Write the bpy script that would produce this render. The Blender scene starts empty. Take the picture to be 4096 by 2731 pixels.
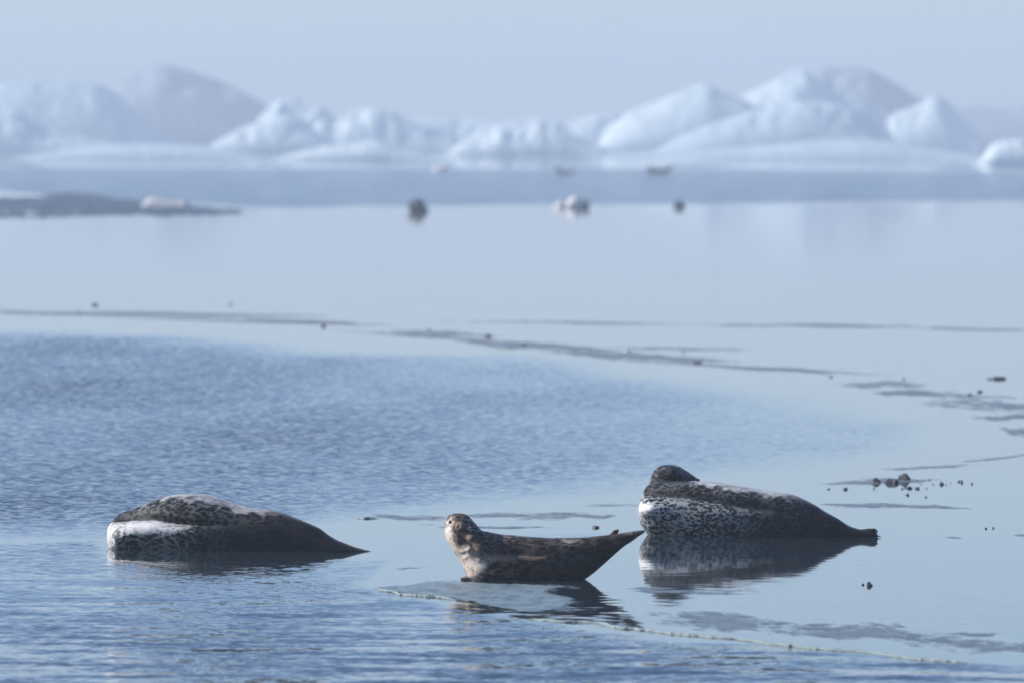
import bpy, math, random
import numpy as np
from mathutils import Vector, Matrix

# ------------------------------------------------------------------ camera, sky, sun
S = bpy.context.scene
COL = S.collection
FPX = 34133.0            # focal length in pixels of the 4096 px wide photograph (300 mm lens)
CAMH = 2.4
HOR = 545.0
PITCH = math.atan((1365.5 - HOR) / FPX)
cam_d = bpy.data.cameras.new('camera'); cam = bpy.data.objects.new('camera', cam_d); COL.objects.link(cam)
cam_d.sensor_width = 36.0; cam_d.lens = 36.0 * FPX / 4096.0
cam_d.clip_start = 1.0; cam_d.clip_end = 60000.0
cam.location = (0, 0, CAMH); cam.rotation_euler = (math.radians(90) - PITCH, 0, 0)
cam_d.dof.use_dof = True; cam_d.dof.focus_distance = 48.5; cam_d.dof.aperture_fstop = 5.0
S.camera = cam

SUN_DIR = Vector((-0.98, 0.14, 0.0)).normalized()
SUN_EL = math.radians(30)
SUN_DIR = Vector((SUN_DIR.x * math.cos(SUN_EL), SUN_DIR.y * math.cos(SUN_EL), math.sin(SUN_EL)))
W = bpy.data.worlds.new('World'); S.world = W; W.use_nodes = True
wt = W.node_tree; bg = wt.nodes['Background']
sky = wt.nodes.new('ShaderNodeTexSky'); sky.sky_type = 'NISHITA'; sky.sun_disc = False
sky.sun_elevation = SUN_EL; sky.sun_rotation = math.atan2(SUN_DIR.x, SUN_DIR.y)
sky.altitude = 0; sky.air_density = 0.8; sky.dust_density = 0.4; sky.ozone_density = 3.0
tint = wt.nodes.new('ShaderNodeMix'); tint.data_type = 'RGBA'; tint.blend_type = 'MULTIPLY'
tint.inputs[0].default_value = 1.0; tint.inputs[7].default_value = (0.875, 0.888, 0.995, 1)
wt.links.new(sky.outputs[0], tint.inputs[6]); wt.links.new(tint.outputs[2], bg.inputs[0])
bg.inputs[1].default_value = 0.135
sun_d = bpy.data.lights.new('sun', 'SUN'); sun_d.energy = 5.0; sun_d.angle = math.radians(0.5); sun_d.color = (1.0, 0.94, 0.86)
sun = bpy.data.objects.new('sun', sun_d); COL.objects.link(sun)
sun.rotation_euler = SUN_DIR.to_track_quat('Z', 'Y').to_euler(); sun.location = (-20, 30, 20)
S.view_settings.view_transform = 'Standard'; S.view_settings.look = 'None'
S.view_settings.exposure = 0.27; S.view_settings.gamma = 1.0; S.view_settings.use_curve_mapping = False
S.render.engine = 'CYCLES'
S.cycles.max_bounces = 8; S.cycles.volume_bounces = 1
S.cycles.use_denoising = True

# ------------------------------------------------------------------ helpers
CP, SP = math.cos(PITCH), math.sin(PITCH)
def ray(px, py):
    px = np.asarray(px, float); py = np.asarray(py, float)
    x = (px - 2048.0) / FPX; y = (1365.5 - py) / FPX
    # camera looks along +Y pitched down
    return x, CP + y * SP, -SP + y * CP
def ground(px, py, z=0.0):
    x, y, zz = ray(px, py); t = (z - CAMH) / zz
    return x * t, y * t
def at_depth(px, py, Y):
    x, y, zz = ray(px, py); t = Y / y
    return x * t, CAMH + zz * t

def tag(o, label=None, cat=None, group=None, kind=None):
    if label: o['label'] = label
    if cat: o['category'] = cat
    if group: o['group'] = group
    if kind: o['kind'] = kind
    return o
def mesh_obj(name, verts, faces, mat, parent=None, smooth=True, loc=None):
    me = bpy.data.meshes.new(name)
    verts = np.asarray(verts, np.float32)
    faces = np.asarray(faces, np.int32)
    me.vertices.add(len(verts)); me.vertices.foreach_set('co', verts.ravel())
    k = faces.shape[1]
    me.loops.add(faces.size); me.loops.foreach_set('vertex_index', faces.ravel())
    me.polygons.add(len(faces)); me.polygons.foreach_set('loop_start', np.arange(0, faces.size, k, dtype=np.int32))
    me.polygons.foreach_set('use_smooth', np.full(len(faces), smooth))
    me.update(calc_edges=True); me.validate()
    me.materials.append(mat)
    o = bpy.data.objects.new(name, me); COL.objects.link(o)
    if parent is not None: o.parent = parent
    if loc is not None: o.location = loc
    return o
def attr(o, name, vals):
    a = o.data.attributes.new(name, 'FLOAT', 'POINT'); a.data.foreach_set('value', np.asarray(vals, np.float32))
def empty(name, loc, rz=0.0):
    o = bpy.data.objects.new(name, None); COL.objects.link(o); o.location = loc; o.rotation_euler = (0, 0, rz); o.empty_display_size = 0.2
    return o
def grid_faces(nu, nv):
    i = np.arange(nu - 1)[:, None] * nv + np.arange(nv - 1)[None, :]
    i = i.ravel()
    return np.stack([i, i + nv, i + nv + 1, i + 1], 1)
def sstep(a, b, x):
    t = np.clip((x - a) / (b - a), 0, 1); return t * t * (3 - 2 * t)

def _hash(ix, iy, iz, seed):
    h = (ix.astype(np.int64) * 374761393 + iy.astype(np.int64) * 668265263 + iz.astype(np.int64) * 2147483647 + seed * 1274126177) & 0xFFFFFFFF
    h = ((h ^ (h >> 13)) * 1274126177) & 0xFFFFFFFF
    h = ((h ^ (h >> 16)) * 2246822519) & 0xFFFFFFFF
    return ((h ^ (h >> 15)) & 0xFFFFFF) / float(0xFFFFFF) * 2 - 1
def vnoise(x, y, z=0.0, seed=0):
    x, y, z = np.broadcast_arrays(np.asarray(x, float), np.asarray(y, float), np.asarray(z, float))
    ix, iy, iz = np.floor(x), np.floor(y), np.floor(z)
    fx, fy, fz = x - ix, y - iy, z - iz
    fx, fy, fz = [f * f * f * (f * (f * 6 - 15) + 10) for f in (fx, fy, fz)]
    r = 0
    for a in (0, 1):
        for b in (0, 1):
            for c in (0, 1):
                wgt = (fx if a else 1 - fx) * (fy if b else 1 - fy) * (fz if c else 1 - fz)
                r = r + wgt * _hash(ix + a, iy + b, iz + c, seed)
    return r
def fbm(x, y, z=0.0, seed=0, oct=4, gain=0.5):
    r = 0; a = 1.0; f = 1.0; s = 0
    for k in range(oct):
        r = r + a * vnoise(np.asarray(x) * f + 17.3 * k, np.asarray(y) * f + 9.1 * k, np.asarray(z) * f, seed + k); s += a
        a *= gain; f *= 2.03
    return r / s

def poly_sdf(P, X, Y):
    """signed distance to a closed polygon, negative inside"""
    P = np.asarray(P, float); d = np.full(X.shape, 1e18); ins = np.zeros(X.shape, bool)
    n = len(P)
    for i in range(n):
        a = P[i]; b = P[(i + 1) % n]
        e = b - a; wx = X - a[0]; wy = Y - a[1]
        L = e[0] ** 2 + e[1] ** 2
        if L < 1e-14: continue
        t = np.clip((wx * e[0] + wy * e[1]) / L, 0, 1)
        d = np.minimum(d, (wx - e[0] * t) ** 2 + (wy - e[1] * t) ** 2)
        c = (a[1] <= Y) != (b[1] <= Y)
        with np.errstate(divide='ignore', invalid='ignore'):
            xi = a[0] + (Y - a[1]) / (b[1] - a[1] if b[1] != a[1] else 1e-12) * e[0]
        ins ^= c & (X < xi)
    return np.where(ins, -1, 1) * np.sqrt(d)
def smooth_poly(P, closed=True, n=4):
    """Catmull-Rom resampling"""
    P = np.asarray(P, float); N = len(P); out = []
    rng = range(N) if closed else range(N - 1)
    for i in rng:
        if closed: p0, p1, p2, p3 = P[i - 1], P[i], P[(i + 1) % N], P[(i + 2) % N]
        else: p0, p1, p2, p3 = P[max(i - 1, 0)], P[i], P[i + 1], P[min(i + 2, N - 1)]
        for k in range(n):
            t = k / n
            out.append(0.5 * ((2 * p1) + (-p0 + p2) * t + (2 * p0 - 5 * p1 + 4 * p2 - p3) * t * t + (-p0 + 3 * p1 - 3 * p2 + p3) * t ** 3))
    if not closed: out.append(P[-1])
    return np.array(out)
def seg_dist(P, X, Y):
    """distance to an open polyline, and the signed height above it (by interpolation in X)"""
    d = np.full(X.shape, 1e18)
    for a, b in zip(P[:-1], P[1:]):
        e = (b[0] - a[0], b[1] - a[1]); L = e[0] ** 2 + e[1] ** 2
        t = np.clip(((X - a[0]) * e[0] + (Y - a[1]) * e[1]) / L, 0, 1)
        d = np.minimum(d, (X - a[0] - e[0] * t) ** 2 + (Y - a[1] - e[1] * t) ** 2)
    return np.sqrt(d)

def surface_nets(f, org, h):
    nx, ny, nz = f.shape
    ins = f < 0
    c = [f[i:nx - 1 + i, j:ny - 1 + j, k:nz - 1 + k] for i in (0, 1) for j in (0, 1) for k in (0, 1)]
    cs = np.stack([(q < 0) for q in c]).sum(0)
    mix = (cs > 0) & (cs < 8)
    I = np.argwhere(mix); idx = -np.ones(mix.shape, np.int64); idx[mix] = np.arange(len(I))
    corners = np.array([(i, j, k) for i in (0, 1) for j in (0, 1) for k in (0, 1)])
    vals = np.stack([f[I[:, 0] + a, I[:, 1] + b, I[:, 2] + d] for a, b, d in corners], 1)
    acc = np.zeros((len(I), 3)); cnt = np.zeros(len(I))
    for a in range(8):
        for b in range(a + 1, 8):
            if np.abs(corners[a] - corners[b]).sum() != 1: continue
            va, vb = vals[:, a], vals[:, b]; m = (va < 0) != (vb < 0)
            t = np.where(m, va / np.where(m, va - vb, 1), 0)
            p = corners[a] + t[:, None] * (corners[b] - corners[a])
            acc += np.where(m[:, None], p, 0); cnt += m
    V = (I + acc / cnt[:, None]) * h + np.array(org)
    F = []
    for ax in range(3):
        s0 = [slice(1, n - 1) for n in (nx, ny, nz)]
        s1 = list(s0)
        s0[ax] = slice(0, (nx, ny, nz)[ax] - 1); s1[ax] = slice(1, (nx, ny, nz)[ax])
        A = ins[tuple(s0)]; B = ins[tuple(s1)]
        E = np.argwhere(A != B); off = np.array([1, 1, 1]); off[ax] = 0; E = E + off
        fl = A[A != B]
        u, v = (ax + 1) % 3, (ax + 2) % 3
        du = np.zeros(3, int); du[u] = 1; dv = np.zeros(3, int); dv[v] = 1
        q = [E, E - du, E - du - dv, E - dv]
        q = np.stack([idx[p[:, 0], p[:, 1], p[:, 2]] for p in q], 1)
        q[~fl] = q[~fl][:, ::-1]
        F.append(q)
    F = np.concatenate(F); F = F[(F >= 0).all(1)]
    return V, F

# ------------------------------------------------------------------ material helpers
def new_mat(name):
    m = bpy.data.materials.new(name); m.use_nodes = True
    nt = m.node_tree; return m, nt, nt.nodes['Principled BSDF']
class N:
    def __init__(s, nt): s.nt = nt
    def n(s, t, **kw):
        nd = s.nt.nodes.new(t)
        for k, v in kw.items(): setattr(nd, k, v)
        return nd
    def link(s, a, b): s.nt.links.new(a, b)
    def val(s, sock, v):
        if hasattr(v, 'links') or isinstance(v, bpy.types.NodeSocket): s.link(v, sock)
        else: sock.default_value = v
    def math(s, op, a, b=0.0, c=0.0, clamp=False):
        nd = s.n('ShaderNodeMath', operation=op, use_clamp=clamp)
        for i, v in enumerate((a, b, c)): s.val(nd.inputs[i], v)
        return nd.outputs[0]
    def mixc(s, f, a, b, bt='MIX'):
        nd = s.n('ShaderNodeMix', data_type='RGBA', blend_type=bt)
        s.val(nd.inputs[0], f); s.val(nd.inputs[6], a); s.val(nd.inputs[7], b)
        return nd.outputs[2]
    def ss(s, x, a, b, o0=0.0, o1=1.0):
        nd = s.n('ShaderNodeMapRange', interpolation_type='SMOOTHSTEP')
        s.val(nd.inputs[0], x)
        for i, v in zip((1, 2, 3, 4), (a, b, o0, o1)): nd.inputs[i].default_value = v
        return nd.outputs[0]
    def coord(s, kind='Object', scale=(1, 1, 1)):
        tc = s.n('ShaderNodeTexCoord'); mp = s.n('ShaderNodeMapping'); mp.inputs['Scale'].default_value = scale
        s.link(tc.outputs[kind], mp.inputs[0]); return mp.outputs[0]
    def noise(s, vec, scale, detail=3, rough=0.5, out=0, dist=0.0):
        nd = s.n('ShaderNodeTexNoise'); s.link(vec, nd.inputs['Vector'])
        nd.inputs['Scale'].default_value = scale; nd.inputs['Detail'].default_value = detail; nd.inputs['Roughness'].default_value = rough
        nd.inputs['Distortion'].default_value = dist
        return nd.outputs[out]
    def attr(s, name):
        nd = s.n('ShaderNodeAttribute', attribute_name=name); return nd.outputs['Fac']
    def bump(s, h, strength, dist):
        nd = s.n('ShaderNodeBump'); s.val(nd.inputs['Strength'], strength); nd.inputs['Distance'].default_value = dist
        s.link(h, nd.inputs['Height']); return nd.outputs[0]

# ---- water: wavelets given as a slope field so that the grazing view keeps them
def water_material():
    m, nt, b = new_mat('lagoon_water'); k = N(nt)
    geo = k.n('ShaderNodeNewGeometry')
    def mapped(sx, sy):
        mp = k.n('ShaderNodeMapping'); mp.inputs['Scale'].default_value = (sx, sy, 1); k.link(geo.outputs['Position'], mp.inputs[0]); return mp.outputs[0]
    rip = k.attr('ripple'); swell = k.attr('swell'); calm = k.attr('calm')
    def slope(vec, detail, amp, rough=0.55):
        c = k.noise(vec, 1.0, detail, rough, out=1)
        v = k.n('ShaderNodeVectorMath', operation='SUBTRACT'); k.link(c, v.inputs[0]); v.inputs[1].default_value = (0.5, 0.5, 0.5)
        w = k.n('ShaderNodeVectorMath', operation='SCALE'); k.link(v.outputs[0], w.inputs[0]); k.val(w.inputs['Scale'], amp)
        return w.outputs[0]
    gust = k.noise(mapped(0.35, 0.10), 1.0, 4, 0.6)
    gust = k.ss(gust, 0.3, 0.7, 0.6, 1.22)
    a_f = k.math('MULTIPLY', rip, k.math('MULTIPLY', gust, 0.9))
    a_s = k.math('MULTIPLY', swell, 0.48)
    a_c = k.math('ADD', k.math('MULTIPLY', calm, 0.010), 0.0012)
    s1 = slope(mapped(15.0, 20.0), 4, a_f)
    s2 = slope(mapped(1.3, 3.2), 3, a_s)
    s3 = slope(mapped(5.0, 10.0), 2, a_c)
    add = k.n('ShaderNodeVectorMath', operation='ADD'); k.link(s1, add.inputs[0]); k.link(s2, add.inputs[1])
    add2 = k.n('ShaderNodeVectorMath', operation='ADD'); k.link(add.outputs[0], add2.inputs[0]); k.link(s3, add2.inputs[1])
    mul = k.n('ShaderNodeVectorMath', operation='MULTIPLY'); k.link(add2.outputs[0], mul.inputs[0]); mul.inputs[1].default_value = (0.6, 1.0, 0.0)
    # wavelets lean with the wind: their steep faces look down the lagoon
    lee = k.n('ShaderNodeCombineXYZ'); lee.inputs[2].default_value = 1.0; k.link(k.math('MULTIPLY', k.math('MULTIPLY', rip, gust), -0.085), lee.inputs[1])
    up = k.n('ShaderNodeVectorMath', operation='ADD'); k.link(mul.outputs[0], up.inputs[0]); k.link(lee.outputs[0], up.inputs[1])
    nrm = k.n('ShaderNodeVectorMath', operation='NORMALIZE'); k.link(up.outputs[0], nrm.inputs[0])
    k.link(nrm.outputs[0], b.inputs['Normal'])
    b.inputs['Base Color'].default_value = (0.020, 0.036, 0.048, 1)
    b.inputs['IOR'].default_value = 1.33
    b.inputs['Roughness'].default_value = 0.03
    return m
def ice_material(name, base=(0.42, 0.50, 0.55), rough=0.5, var=0.35, scale=6.0, bump=0.02, sss=0.0, dark=(0.2, 0.26, 0.3)):
    m, nt, b = new_mat(name); k = N(nt)
    v = k.coord('Object'); n1 = k.noise(v, scale, 6, 0.62); n2 = k.noise(v, scale * 5, 5, 0.6)
    f = k.ss(k.math('ADD', k.math('MULTIPLY', n1, 0.7), k.math('MULTIPLY', n2, 0.3)), 0.36, 0.62)
    c = k.mixc(k.math('MULTIPLY', f, var), (*base, 1), (*dark, 1))
    k.link(c, b.inputs['Base Color']); b.inputs['Roughness'].default_value = rough; b.inputs['IOR'].default_value = 1.31
    k.link(k.bump(n2, 0.6, bump), b.inputs['Normal'])
    if sss: b.inputs['Subsurface Weight'].default_value = sss; b.inputs['Subsurface Radius'].default_value = (0.3, 0.7, 1.0)
    return m
def rock_material(name='stone_dark', base=(0.045, 0.045, 0.05), hi=(0.16, 0.15, 0.13), scale=40.0, wet=0.45):
    m, nt, b = new_mat(name); k = N(nt)
    v = k.coord('Object'); n1 = k.noise(v, scale, 5, 0.6); n2 = k.noise(v, scale * 0.3, 3)
    c = k.mixc(k.ss(k.math('ADD', n1, k.math('MULTIPLY', n2, 0.6)), 0.75, 1.05), (*base, 1), (*hi, 1))
    k.link(c, b.inputs['Base Color']); b.inputs['Roughness'].default_value = wet
    k.link(k.bump(n1, 0.7, 0.01), b.inputs['Normal'])
    return m
def seal_material(name, dark, net, pale, cell, warm=None, spots=1.0):
    """mottled coat: dark blotches in a light network; 'pale' is the light throat and belly fur, 'soft' damps the pattern"""
    m, nt, b = new_mat(name); k = N(nt)
    v0 = k.coord('Object')
    dn = k.n('ShaderNodeTexNoise'); k.link(v0, dn.inputs['Vector']); dn.inputs['Scale'].default_value = 22.0; dn.inputs['Detail'].default_value = 3
    dv = k.n('ShaderNodeVectorMath', operation='SCALE'); k.link(dn.outputs[1], dv.inputs[0]); dv.inputs['Scale'].default_value = 0.035
    av = k.n('ShaderNodeVectorMath', operation='ADD'); k.link(v0, av.inputs[0]); k.link(dv.outputs[0], av.inputs[1])
    mp = k.n('ShaderNodeMapping'); mp.inputs['Scale'].default_value = (0.62, 1.0, 1.0); mp.inputs['Rotation'].default_value = (0, 0.15, 0)
    k.link(av.outputs[0], mp.inputs[0])
    vo = k.n('ShaderNodeTexVoronoi', feature='SMOOTH_F1'); k.link(mp.outputs[0], vo.inputs['Vector']); vo.inputs['Scale'].default_value = cell; vo.inputs['Smoothness'].default_value = 0.35
    thick = k.noise(v0, 10.0, 3); jit = k.noise(v0, 75.0, 3)
    edge = k.math('ADD', vo.outputs['Distance'], k.math('ADD', k.math('MULTIPLY', k.math('SUBTRACT', thick, 0.5), 0.7), k.math('MULTIPLY', k.math('SUBTRACT', jit, 0.5), 0.55)))
    netf = k.ss(edge, 0.42, 0.66)
    fine = k.noise(k.coord('Object', (60, 90, 160)), 1.0, 4, 0.65)
    broad = k.noise(v0, 5.0, 4, 0.6)
    palea = k.attr('pale'); neta = k.attr('net'); wa = k.attr('warm'); dusk = k.attr('tone')
    netf = k.math('MULTIPLY', netf, k.math('MULTIPLY', neta, spots), clamp=True)
    netf = k.math('MULTIPLY', netf, k.ss(fine, 0.2, 0.65, 0.45, 1.0))
    base = k.mixc(netf, (*dark, 1), (*net, 1))
    base = k.mixc(k.math('MULTIPLY', neta, k.math('MULTIPLY', k.ss(broad, 0.35, 0.75), 0.16)), base, (net[0] * 0.6, net[1] * 0.6, net[2] * 0.6, 1))
    pf = k.ss(k.math('ADD', palea, k.math('MULTIPLY', k.math('SUBTRACT', netf, 0.35), 0.35)), 0.1, 0.95)
    pm = k.ss(k.noise(k.coord('Object', (26, 26, 40)), 1.0, 4, 0.6), 0.3, 0.66, 0.6, 1.0)
    pale_c = k.mixc(pm, (pale[0] * 0.6, pale[1] * 0.57, pale[2] * 0.55, 1), (*pale, 1))
    c = k.mixc(pf, base, pale_c)
    if warm is not None: c = k.mixc(k.math('MULTIPLY', wa, k.ss(fine, 0.2, 0.7, 0.6, 1.0)), c, (*warm, 1))
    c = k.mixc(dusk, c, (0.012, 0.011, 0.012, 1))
    k.link(c, b.inputs['Base Color'])
    b.inputs['Roughness'].default_value = 0.42; b.inputs['Specular IOR Level'].default_value = 0.10
    b.inputs['Sheen Weight'].default_value = 0.22; b.inputs['Sheen Roughness'].default_value = 0.13; b.inputs['Sheen Tint'].default_value = (0.85, 0.92, 1.0, 1)
    fur = k.noise(k.coord('Object', (70, 160, 200)), 1.0, 5, 0.7)
    k.link(k.bump(fur, 0.7, 0.004), b.inputs['Normal'])
    return m
def plain_mat(name, col, rough=0.5, metal=0.0, spec=None):
    m, nt, b = new_mat(name); k = N(nt)
    n = k.noise(k.coord('Object'), 80.0, 3)
    k.link(k.mixc(n, (*[c * 0.8 for c in col], 1), (*[min(1, c * 1.2) for c in col], 1)), b.inputs['Base Color'])
    b.inputs['Roughness'].default_value = rough
    return m

# ------------------------------------------------------------------ water sheet
def soft(P, X, Y, wdt, ky=3.0):
    """1 inside a photo-space outline, fading over wdt pixels (vertical distances count ky times)"""
    P = np.array(P, float); P[:, 1] *= ky
    return sstep(wdt, -wdt, poly_sdf(P, X, Y * ky))
def build_water():
    cols = np.concatenate([-np.geomspace(60000, 500, 26) , np.arange(-400, 4500, 14.0), 4096 + np.geomspace(500, 60000, 26)])
    rows = np.concatenate([HOR + np.geomspace(2.2, 20, 14), np.arange(HOR + 24, 2860, 5.0), np.geomspace(2900, 60000, 40)])
    PX, PY = np.meshgrid(cols, rows, indexing='ij')
    d = CAMH * FPX / (PY - HOR)
    X = (PX - 2048) / FPX * d; Y = d
    V = np.stack([X, Y, np.zeros_like(X)], -1).reshape(-1, 3)
    o = mesh_obj('water', V, grid_faces(len(cols), len(rows)), M_WATER)
    tag(o, kind='structure')
    nx = PX + 60 * fbm(X * 0.25, Y * 0.08, seed=3); ny = PY + 9 * fbm(X * 0.5, Y * 0.13, seed=5) + 26 * fbm(PX / 900, PY / 40, 0, seed=6)
    rip = np.zeros_like(PX)
    far = soft([(-9000, 668), (1000, 674), (2300, 680), (4096, 690), (14000, 700), (14000, 800), (4096, 805), (3000, 812), (1900, 822), (1050, 830), (600, 800), (-9000, 780)], PX, ny * 0.25 + PY * 0.75, 14)
    rip = np.maximum(rip, far * 1.0)
    basin = soft([(-9000, 1330), (300, 1345), (900, 1390), (1500, 1440), (2100, 1450), (2700, 1540), (3250, 1620), (3650, 1700), (3560, 1790), (3300, 1835), (2700, 1900), (2300, 1960), (1900, 1995), (1500, 2030), (1000, 2085), (600, 2110), (-9000, 2110)], nx, ny, 170)
    left = 0.20 + 0.78 * sstep(3500, 300, PX) 
    rip = np.maximum(rip, basin * left)
    mid = soft([(-9000, 2165), (380, 2165), (430, 2250), (1250, 2215), (1500, 2235), (1440, 2290), (1380, 2340), (1600, 2390), (2130, 2500), (2750, 2570), (4096, 2680), (14000, 3200), (14000, 60000), (-9000, 60000)], nx, ny, 50)
    rip = np.maximum(rip, mid * (0.36 + 0.2 * sstep(2300, 2600, PY)))
    # the quiet water round the left seal's shadow
    rip *= 1 - 0.55 * soft([(430, 2190), (1500, 2190), (1400, 2330), (700, 2300)], nx, ny, 60)
    patch = soft([(2150, 2130), (2500, 2130), (2350, 2170), (1950, 2160)], nx, ny, 60)
    rip = np.maximum(rip, 0.18 * patch)
    swell = mid * sstep(2250, 2680, PY + 0.03 * (2000 - PX)) 
    calm = soft([(2300, 2180), (3700, 2180), (4300, 2500), (4300, 2640), (2400, 2500)], nx, ny, 60) * 1.3
    calm = np.maximum(calm, soft([(1450, 2370), (2500, 2370), (2500, 2500), (1700, 2440)], nx, ny, 30) * 8.0)
    calm = np.maximum(calm, 3.0 * sstep(800, 840, PY) * sstep(1150, 900, PY))
    attr(o, 'ripple', rip.ravel()); attr(o, 'swell', swell.ravel()); attr(o, 'calm', calm.ravel())
    return o
M_WATER = water_material()
build_water()

# ------------------------------------------------------------------ icebergs
def iceberg(pts, D, label, mat, depth=None, seed=0, rough=0.12, group='icebergs on the horizon', name='iceberg', cat='iceberg', foot=None, noise_len=None, base=0.4, nu=150, nv=46, power=0.6, lean=0.0):
    wl = (HOR + CAMH * FPX / D) / 1.7415
    w0 = pts[-1][0] - pts[0][0]
    pts = [(pts[0][0] - 0.16 * w0, wl + 1), (pts[0][0] - 0.05 * w0, wl - 0.35 * max(0, wl - pts[0][1]))] + list(pts) + [(pts[-1][0] + 0.05 * w0, wl - 0.35 * max(0, wl - pts[-1][1])), (pts[-1][0] + 0.16 * w0, wl + 1)]
    P = np.array(pts, float) * 1.7415
    X, Z = at_depth(P[:, 0], P[:, 1], D)
    Z = np.maximum(Z, 0.0)
    wid = X[-1] - X[0]; hmax = Z.max()
    depth = depth or max(0.35 * wid, 2.2 * hmax)
    u = np.linspace(0, 1, nu); v = np.linspace(-1, 1, nv)
    xs = X[0] + wid * u
    sm = smooth_poly(np.stack([X, Z], 1), closed=False, n=6)
    H = np.interp(xs, sm[:, 0], sm[:, 1])
    ends = np.minimum(sstep(-0.002, 0.05, u), sstep(1.002, 0.95, u))
    H = H * ends
    U, Vv = np.meshgrid(u, v, indexing='ij')
    XX = np.repeat(xs[:, None], nv, 1); YY = D + Vv * depth / 2
    L = noise_len or hmax * 1.3
    w1 = fbm(XX / L, YY / L, 0, seed, 4); w2 = fbm(XX / L * 2.6 + 4, YY / L * 2.6, 0, seed + 9, 4)
    crest = 0.25 * w1 + lean
    t = np.clip(np.abs(Vv - crest * (1 - Vv ** 2)), 0, 1)
    prof = np.clip(1 - t ** 1.7, 0, 1) ** power
    ridg = 1 - np.abs(w2) * 2.2
    z = H[:, None] * prof * (1 + rough * (w1 * 0.9 + 0.55 * (ridg - 0.55)) * np.minimum(1, 2.2 * t))
    step = hmax * 0.035
    z = z + step * w2 * prof * (t > 0.02) * np.minimum(1, t * 3) * ends[:, None]
    z = np.where((Vv <= -0.999) | (Vv >= 0.999), -base, z - base * (1 - np.minimum(1, prof * 6)))
    z[0, :] = -base; z[-1, :] = -base
    XX = XX + 0.25 * hmax * w2 * prof * (rough > 0) * 0.5
    cx, cy = X.mean(), D
    Vt = np.stack([XX - cx, YY - cy, z], -1).reshape(-1, 3)
    o = mesh_obj(name, Vt, grid_faces(nu, nv)[:, ::-1] * 1, mat, loc=(cx, cy, 0))
    # keep normals upwards
    o.data.flip_normals() if o.data.polygons[len(o.data.polygons) // 2].normal.z < 0 else None
    tag(o, label, cat, group)
    return o
M_BERG = ice_material('glacier_ice', (0.72, 0.83, 0.85), 0.6, 0.35, 0.25, 0.3, dark=(0.52, 0.64, 0.68))
M_BERG_BLUE = ice_material('blue_glacier_ice', (0.58, 0.72, 0.76), 0.55, 0.40, 0.2, 0.3, dark=(0.44, 0.56, 0.61))
M_BERG_GREY = ice_material('ash_streaked_ice', (0.33, 0.38, 0.42), 0.7, 0.4, 0.15, 0.3, dark=(0.16, 0.19, 0.23))
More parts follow.
